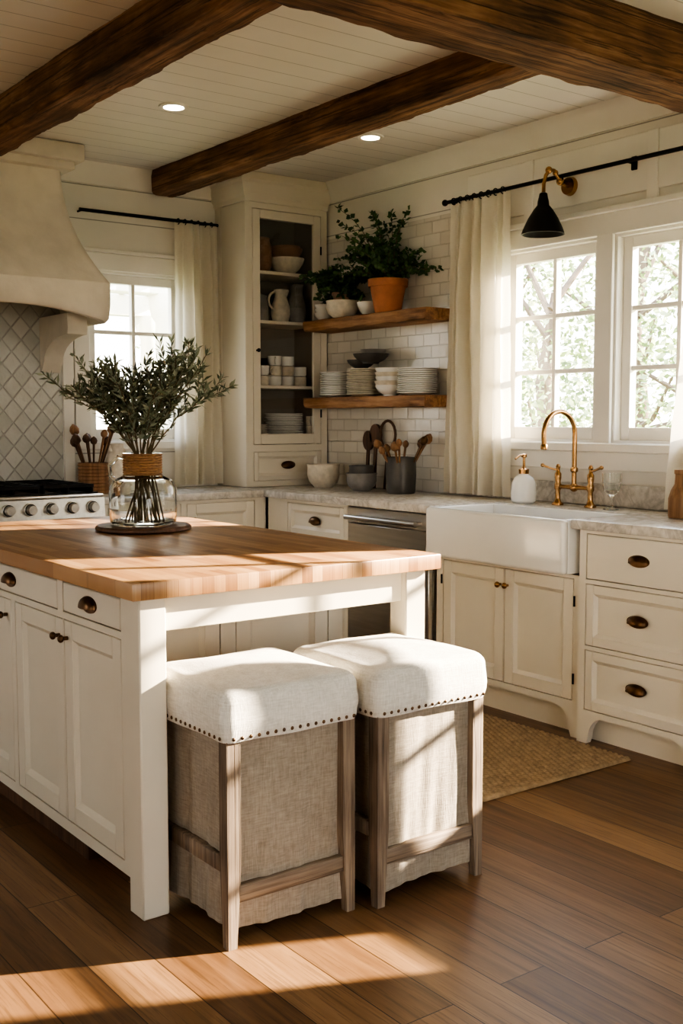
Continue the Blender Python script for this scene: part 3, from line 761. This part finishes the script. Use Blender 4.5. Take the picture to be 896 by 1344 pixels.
# ------------------------------------------------------------------ range + hood
b = B('gas_range'); rx0, rx1 = 1.535, 2.455
b.box(rx0, rx1, 5.40, 5.980, .10, .935, STEEL, .004)
b.box(rx0, rx1, 5.36, 5.980, .935, .955, STEEL, .006, 2)
b.prismx([(5.40, .80), (5.345, .83), (5.355, .935), (5.42, .935)], rx0, rx1, STEEL)
b.box(rx0 + .02, rx1 - .02, 5.365, 5.40, .17, .77, STEEL, .006); b.box(rx0 + .16, rx1 - .16, 5.36, 5.37, .32, .62, BLACK, .003)
b.tube([(rx0 + .06, 5.31, .74), (rx1 - .06, 5.31, .74)], .014, STEEL, 14)
for x in (rx0 + .09, rx1 - .09): b.tube([(x, 5.31, .74), (x, 5.37, .74)], .01, STEEL, 8)
for i in range(8):
    x = rx1 - .07 - i * .111
    b.tube([(x, 5.352, .888), (x, 5.338, .888)], .033, STEEL, 20); b.tube([(x, 5.34, .888), (x, 5.305, .888)], [.026, .022], STEEL, 20)
    b.tube([(x, 5.346, .888), (x, 5.336, .888)], .029, BLACK, 20)
b.box(rx0 + .02, rx1 - .02, 5.39, 5.96, .955, .962, BLACK, 0)
for k in range(3):
    xa = rx0 + .03 + k * .29; xb = xa + .275
    for y in (5.41, 5.53, 5.67, 5.81, 5.94): b.box(xa, xb, y - .006, y + .006, .985, 1.003, BLACK, .002)
    for x in (xa + .006, (xa + xb) / 2, xb - .006): b.box(x - .006, x + .006, 5.41, 5.94, .962, 1.002, BLACK, .002)
    for y in (5.55, 5.80): b.lathe([(.05, 0), (.05, .01), (.03, .018), (.001, .02)], ((xa + xb) / 2, y, .962), BLACK, 18)
for x in (rx0 + .05, rx1 - .05):
    for y in (5.45, 5.93): b.tube([(x, y, 0), (x, y, .10)], .02, BLACK, 10)
b.finish()

b = B('plaster_range_hood'); cx = 1.985
def ring(hw, dp, z, r=.06, arch=0):
    pts = []; yb = YW - .013; n = 8
    pts.append((cx - hw, yb)); pts.append((cx - hw, yb - dp * .5))
    for i in range(n + 1):
        a = math.pi + math.pi / 2 * i / n; pts.append((cx - hw + r + r * math.cos(a), yb - dp + r + r * math.sin(a)))
    for i in range(1, 12): pts.append((cx - hw + r + (2 * hw - 2 * r) * i / 12, yb - dp))
    for i in range(n + 1):
        a = 3 * math.pi / 2 + math.pi / 2 * i / n; pts.append((cx + hw - r + r * math.cos(a), yb - dp + r + r * math.sin(a)))
    pts.append((cx + hw, yb - dp * .5)); pts.append((cx + hw, yb))
    return [(x, y, z + arch * max(0, 1 - abs((x - cx) / hw) ** 2.2)) for x, y in pts]
lev = [ring(.48, .46, 2.1, .04), ring(.525, .50, 1.86, .05, .075), ring(.535, .52, 1.845, .055, .075), ring(.560, .545, 1.845, .07, .075), ring(.575, .56, 1.865, .075, .07), ring(.582, .565, 1.94, .075, .03)]
for i in range(13):
    t = i / 12; e = (1 - t) ** 2.1
    lev.append(ring(.425 + .157 * e, .31 + .255 * e, 2.05 + t * .63, .07))
P = len(lev[0]); vs = [p for l_ in lev for p in l_]; fs = []
for i in range(len(lev) - 1):
    for j in range(P - 1): fs.append((i * P + j, i * P + j + 1, (i + 1) * P + j + 1, (i + 1) * P + j))
fs.append(list(range(P)))
b.add(vs, fs, PLASTER, True)
b.box(cx - .50, cx + .50, YW - .42, YW - .013, 2.69, H - .002, PLASTER, .008, 2)
b.box(cx - .46, cx + .46, YW - .38, YW - .013, 2.65, 2.70, PLASTER, .006, 2)
b.finish()
for xc in (2.43, 1.54):
    b = B('hood_corbel')
    pl = [(YW - .013, 1.90), (5.60, 1.90), (5.595, 1.82)]
    for i in range(9):
        a = math.pi / 2 * i / 8; pl.append((5.60 + .33 * math.sin(a), 1.66 + .13 * math.cos(a)))
    pl += [(YW - .03, 1.60), (YW - .013, 1.60)]
    b.prismx(pl, xc - .055, xc + .055, PLASTER); b.finish()

# ------------------------------------------------------------------ island
b = B('kitchen_island')
b.box(1.25, 2.31, 2.57, 4.45, .872, .920, BUTCH, .005, 2)
for (x, y) in ((1.285, 2.605), (2.195, 2.605)): b.box(x, x + .08, y, y + .08, 0, .872, ISL, .004)
b.box(1.365, 2.195, 2.625, 2.65, .775, .872, ISL, .002)
b.box(2.235, 2.26, 2.685, 3.03, .775, .872, ISL, .002)
b.box(1.345, 2.26, 3.04, 4.40, .09, .872, ISL, 0)
b.box(1.315, 1.345, 2.685, 4.40, .09, .872, ISL, 0)
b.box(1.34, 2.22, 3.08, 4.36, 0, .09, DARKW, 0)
M = FX(1.293, 4.40); b.M = M; w = 4.40 - 2.685
Z = lambda y: 4.40 - y
fr_ = [('slab', Z(3.125), Z(2.73), .765, .858), ('slab', Z(3.93), Z(3.165), .765, .858), ('slab', Z(4.36), Z(3.97), .765, .858),
       ('door', Z(3.122), Z(2.73), .125, .745), ('door', Z(3.525), Z(3.128), .125, .745), ('door', Z(3.95), Z(3.56), .125, .745), ('door', Z(4.36), Z(3.97), .125, .745)]
for (a, c, d, e) in cells([f[1:] for f in fr_], 0, w, .09, .872): b.box(a, c, 0, .022, d, e, ISL, 0)
for f in fr_:
    (door if f[0] == 'door' else slab)(b, *f[1:], ISL)
for y in (2.935, 3.56, 4.16): cup(b, Z(y), .812)
for y in (3.095, 3.155, 3.60): knob(b, Z(y), .69, BRONZE, .012)
b.M = FY(1.345, 3.02); w = .915
fr_ = [('door', .06, .43, .15, .80), ('door', .485, .855, .15, .80)]
for (a, c, d, e) in cells([f[1:] for f in fr_], 0, w, .09, .872): b.box(a, c, 0, .022, d, e, ISL, 0)
for f in fr_: door(b, *f[1:], ISL)
b.finish()

# ------------------------------------------------------------------ stools
def stool(x0, x1, y0, y1, seed):
    random.seed(seed); b = B('upholstered_counter_stool')
    cx, cy = (x0 + x1) / 2, (y0 + y1) / 2; zs, zt, = .535, .668
    ins = .012
    for sx in (-1, 1):
        for sy in (-1, 1):
            ox = x0 + ins if sx < 0 else x1 - ins; oy = y0 + ins if sy < 0 else y1 - ins
            t = .040; q = .026
            top = [(ox, oy), (ox - sx * t, oy), (ox - sx * t, oy - sy * t), (ox, oy - sy * t)]
            bot = [(ox, oy), (ox - sx * q, oy), (ox - sx * q, oy - sy * q), (ox, oy - sy * q)]
            v = [(p[0], p[1], 0) for p in bot] + [(p[0], p[1], .22) for p in top] + [(p[0], p[1], zs + .01) for p in top]
            b.add(v, [(0, 1, 2, 3), (0, 1, 5, 4), (1, 2, 6, 5), (2, 3, 7, 6), (3, 0, 4, 7), (4, 5, 9, 8), (5, 6, 10, 9), (6, 7, 11, 10), (7, 4, 8, 11), (8, 9, 10, 11)], STOOLW)
    for y in (y0 + ins + .004, y1 - ins - .028): b.box(x0 + ins + .035, x1 - ins - .035, y, y + .024, .115, .158, STOOLWX, .002)
    for x in (x0 + ins + .004, x1 - ins - .028): b.box(x, x + .024, y0 + ins + .035, y1 - ins - .035, .19, .233, STOOLW, .002)
    def rr(hx, hy, r, n=7):
        out = []
        for (sx, sy, a0) in ((1, 1, 0), (-1, 1, 90), (-1, -1, 180), (1, -1, 270)):
            for i in range(n + 1):
                a = math.radians(a0 + 90 * i / n); out.append((sx * (hx - r) + r * math.cos(a), sy * (hy - r) + r * math.sin(a)))
        res = []
        for i in range(len(out)):
            p, q = out[i], out[(i + 1) % len(out)]
            res.append(p)
            if math.dist(p, q) > .05:
                for k in range(1, 14): res.append((p[0] + (q[0] - p[0]) * k / 14, p[1] + (q[1] - p[1]) * k / 14))
        return res
    hx, hy = (x1 - x0) / 2, (y1 - y0) / 2
    rings = []
    def addr(off, z, sc=None, wob=0):
        if sc is None: pts = rr(hx - off, hy - off, max(.012, .032 - off * .3))
        else: pts = [(p[0] * sc, p[1] * sc) for p in rr(hx - .04, hy - .04, .03)]
        rings.append([(cx + p[0], cy + p[1], z + wob * math.sin(p[0] * 23 + p[1] * 17 + seed)) for p in pts])
    addr(.02, zs + .004); addr(.004, zs, None, .002); addr(0, zs + .01, None, .002)
    for k in range(1, 5): addr(-.004 * math.sin(math.pi * k / 5) + .001 * math.sin(k * seed), zs + .01 + (zt - .036 - zs - .01) * k / 5, None, .001)
    for k in range(0, 8):
        a = math.pi / 2 * k / 7; addr(.036 * (1 - math.cos(a)), zt - .036 + .036 * math.sin(a), None, .0015)
    for sc in (.97, .9, .8, .65, .5, .35, .2, .08): addr(0, zt + .022 * (1 - sc ** 2), sc, .002 * sc)
    P = len(rings[0]); vs = [p for r_ in rings for p in r_]; fs = []
    for i in range(len(rings) - 1):
        for j in range(P): fs.append((i * P + j, i * P + (j + 1) % P, (i + 1) * P + (j + 1) % P, (i + 1) * P + j))
    fs.append(list(range(P))); fs.append([(len(rings) - 1) * P + j for j in range(P)])
    b.add(vs, fs, CUSH, True)
    sp = .0235
    nx = int((2 * hx - .05) / sp); ny = int((2 * hy - .05) / sp)
    for i in range(nx + 1):
        x = x0 + .025 + (2 * hx - .05) * i / nx
        for y in (y0 - .001, y1 + .001): b.ball((x, y, zs + .012), .0052, NAIL, 8, 5, (1, .6, 1))
    for i in range(ny + 1):
        y = y0 + .025 + (2 * hy - .05) * i / ny
        for x in (x0 - .001, x1 + .001): b.ball((x, y, zs + .012), .0052, NAIL, 8, 5, (.6, 1, 1))
    base_ = rr(hx - .036, hy - .036, .012, 3); pts = []
    for i in range(len(base_)):
        p, q = base_[i], base_[(i + 1) % len(base_)]
        for k in range(4): pts.append((p[0] + (q[0] - p[0]) * k / 4, p[1] + (q[1] - p[1]) * k / 4))
    P = len(pts); nz = 26; vs = []; fs = []
    for j in range(nz + 1):
        t = j / nz
        for i, p in enumerate(pts):
            a = 2 * math.pi * i / P; am = .0065 * (.25 + .75 * t ** 1.3)
            k = 1 + (am * (math.sin(6 * a + seed + t) + .7 * math.sin(15 * a + 1.2 * t * seed + math.sin(a * 3)) + .45 * math.sin(31 * a + seed + 2 * t))) / hx * .8
            zb = .030 + .005 * math.sin(2 * a + seed)
            vs.append((cx + p[0] * k, cy + p[1] * k, zs + .005 + (zb - zs) * t))
    for j in range(nz):
        for i in range(P): fs.append((j * P + i, j * P + (i + 1) % P, (j + 1) * P + (i + 1) % P, (j + 1) * P + i))
    b.add(vs, fs, SKIRT, True)
    return b.finish(angle=50)
stool(1.370, 1.795, 2.315, 2.74, 2)
stool(1.822, 2.240, 2.28, 2.71, 5)

# ------------------------------------------------------------------ jar with olive branches on a board
jx, jy = 1.90, 3.80
b = B('round_wooden_board'); b.lathe([(.001, 0), (.170, 0), (.180, .006), (.180, .014), (.173, .02), (.001, .02)], (jx, jy, .921), DARKW, 40); b.finish()
b = B('olive_branch_jar'); c = (jx, jy, .942)
b.lathe([(.001, 0), (.112, 0), (.124, .012), (.127, .05), (.127, .14), (.112, .168), (.076, .185), (.068, .20), (.068, .265), (.074, .27), (.062, .27), (.060, .20), (.070, .18), (.106, .163), (.121, .138), (.121, .05), (.116, .016), (.001, .01)], c, GLASS, 40)
prof = []
for i in range(9): prof += [(.075, .188 + i * .0095), (.071, .193 + i * .0095)]
b.lathe(prof, c, WICK, 32)
b.tube([(jx - .10, jy - .02, 1.10), (jx - .145, jy - .03, 1.13), (jx - .15, jy - .03, 1.17), (jx - .11, jy - .02, 1.20), (jx - .07, jy - .01, 1.19)], .008, GLASS, 8)
random.seed(21)
for s_ in range(24):
    a = s_ * 2.4 + U(-.4, .4); q = U(.1, 1) ** .6; rb = U(.0, .09); ab = U(0, 6.28)
    p0 = Vector((jx + math.cos(ab) * rb, jy + math.sin(ab) * rb, .955)); pm = Vector((jx + math.cos(a) * .03, jy + math.sin(a) * .03, 1.21))
    tip = Vector((jx + .03 + math.cos(a) * .33 * q, jy + math.sin(a) * .33 * q, 1.24 + (.43 - .22 * q) * U(.7, 1.1)))
    pts = [p0 + (pm - p0) * (i / 4) for i in range(4)]
    for i in range(11):
        t = i / 10; m_ = pm + (tip - pm) * .45 + Vector((0, 0, .09))
        pts.append(pm * (1 - t) ** 2 + m_ * 2 * t * (1 - t) + tip * t * t + Vector((U(-1, 1), U(-1, 1), U(-1, 1))) * .004)
    b.tube(pts, [.0035 - .0022 * i / 14 for i in range(15)], STEM, 5)
    subs = [pts[5:]]
    for k in range(6):
        i = random.randint(6, 12); o_ = pts[i]; d = (pts[i] - pts[i - 1]).normalized()
        dd = (d + Vector((U(-1, 1), U(-1, 1), U(-.3, .8)))).normalized(); ln = U(.07, .14)
        sp_ = [o_ + dd * ln * (j / 6) + Vector((0, 0, .02 * (j / 6) ** 2)) for j in range(7)]
        b.tube(sp_, .0014, STEM, 4); subs.append(sp_)
    for sb in subs:
        for i in range(1, len(sb)):
            d = (sb[i] - sb[i - 1]).normalized()
            for k in range(4):
                rd = Vector((U(-1, 1), U(-1, 1), U(-.7, .9))).normalized()
                b.leaf(sb[i] + (sb[i - 1] - sb[i]) * R(), d * .75 + rd * .75, U(.028, .046), U(.008, .012), OL1 if R() < .5 else OL2)
b.finish(recalc=False)

# ------------------------------------------------------------------ rug
b = B('jute_rug'); x0, x1, y0, y1 = 2.66, 3.46, 2.73, 4.25; nu, nv = 190, 380; v = []; f = []
for j in range(nv + 1):
    for i in range(nu + 1):
        x = x0 + (x1 - x0) * i / nu; y = y0 + (y1 - y0) * j / nv
        row = (y - y0) / .028; fr = row % 1
        h = abs(math.sin(math.pi * fr)) ** .6
        h *= .60 + .40 * abs(math.sin(math.pi * (x - x0) / .026 + (1.57 if int(row) % 2 else 0) + fr * 1.2))
        edge = 1 if 0 < i < nu and 0 < j < nv else 0
        wob = .004 * math.sin(y * 40) if i in (0, nu) else 0
        v.append((x + wob, y, .002 + edge * (.002 + .014 * h)))
for j in range(nv):
    for i in range(nu):
        q = j * (nu + 1) + i; f.append((q, q + 1, q + nu + 2, q + nu + 1))
b.add(v, f, JUTE, True); b.finish(recalc=False, angle=180)

# ------------------------------------------------------------------ outdoors
b = B('lawn'); b.box(-40, 60, -40, 60, -.42, -.40, GRASS, 0); b.finish()
def tree(name, loc, sc, seed):
    random.seed(seed); b = B(name)
    b.tube([(0, 0, 0), (.1, .05, 1.2), (0, .1, 2.4), (.1, 0, 3.6)], [.18, .14, .11, .06], BARK, 10)
    bl = [(U(-1.3, 1.3), U(-1.3, 1.3), U(1.0, 4.6), U(.6, 1.0)) for _ in range(10)]
    for (x, y, z, r) in bl:
        b.tube([(0, 0, max(.9, z - 1.2)), (x * .5, y * .5, z - .5), (x, y, z)], [.05, .035, .015], BARK, 6)
        for k in range(400):
            d = Vector((U(-1, 1), U(-1, 1), U(-1, 1)))
            if d.length > 1.15: continue
            p = Vector((x, y, z)) + d * r
            b.leaf(p, Vector((U(-1, 1), U(-1, 1), U(-1, .4))), U(.07, .14), U(.04, .07), TREEL if R() < .5 else TREEL2)
    o_ = b.finish(recalc=False)
    o_.location = Vector(loc); o_.scale = (sc, sc, sc); return o_
k = 0
for (x, y, s_) in [(10.2, 9.2, .9), (12.5, 8.3, 1.1), (12.0, 12.5, 1.1), (16.5, 11.0, 1.4), (8.5, 14.2, 1.1), (19, 15.0, 1.6), (5.0, 16.5, 1.2)]:
    tree('garden_tree', (x, y, -.40), s_, 30 + k); k += 1
b = B('garden_pergola')
for x in (3.95, 4.75, 5.6):
    for y in (9.0, 11.0):
        b.lathe([(.16, 0), (.16, .15), (.11, .2), (.095, 2.6), (.13, 2.66), (.15, 2.75), (.15, 2.85)], (x, y, -.40), TRIM, 20)
for y in (9.0, 11.0): b.box(3.5, 6.0, y - .1, y + .1, 2.44, 2.66, TRIM, .01)
for i in range(8): b.box(3.6 + i * .32, 3.68 + i * .32, 8.6, 11.4, 2.66, 2.80, TRIM, .01)
b.box(3.8, 5.8, 9.0 - .03, 9.0 + .03, .45, .52, TRIM, .01)
for i in range(16): b.box(3.9 + i * .12, 3.93 + i * .12, 8.985, 9.015, -.4, .46, TRIM, 0)
b.finish()

# ------------------------------------------------------------------ light
w = bpy.data.worlds.new('sky_world'); scene.world = w; w.use_nodes = True; nt = w.node_tree
bg = nt.nodes['Background']
tc = N(nt, 'ShaderNodeTexCoord'); sp = N(nt, 'ShaderNodeSeparateXYZ'); L(nt, tc.outputs['Generated'], sp.inputs[0])
L(nt, ramp(nt, sp.outputs[2], [(0.0, (1.0, .95, .87)), (.3, (.92, .94, .97)), (.9, (.55, .70, 1.0))]), bg.inputs['Color'])
bg.inputs['Strength'].default_value = 7.5
sun = bpy.data.lights.new('sun', 'SUN'); sun.energy = 40; sun.angle = math.radians(.7); sun.color = (1, .85, .66)
so = bpy.data.objects.new('sun', sun); scene.collection.objects.link(so)
tosun = Vector((.85, -.38, .36)).normalized()
so.rotation_euler = (-tosun).to_track_quat('-Z', 'Y').to_euler(); so.location = (10, -4, 5)

# ------------------------------------------------------------------ camera
cam = bpy.data.cameras.new('camera'); co = bpy.data.objects.new('camera', cam); scene.collection.objects.link(co)
cam.sensor_fit = 'VERTICAL'; cam.sensor_height = 36; cam.sensor_width = 24; cam.lens = 38.9
co.location = (0, 0, 1.34); co.rotation_euler = (math.radians(90 - 4.8), 0, math.radians(-36.75))
cam.clip_start = .05; cam.clip_end = 200
scene.camera = co
scene.view_settings.view_transform = 'AgX'
try: scene.view_settings.look = 'AgX - High Contrast'
except Exception: pass
scene.view_settings.exposure = 0.15
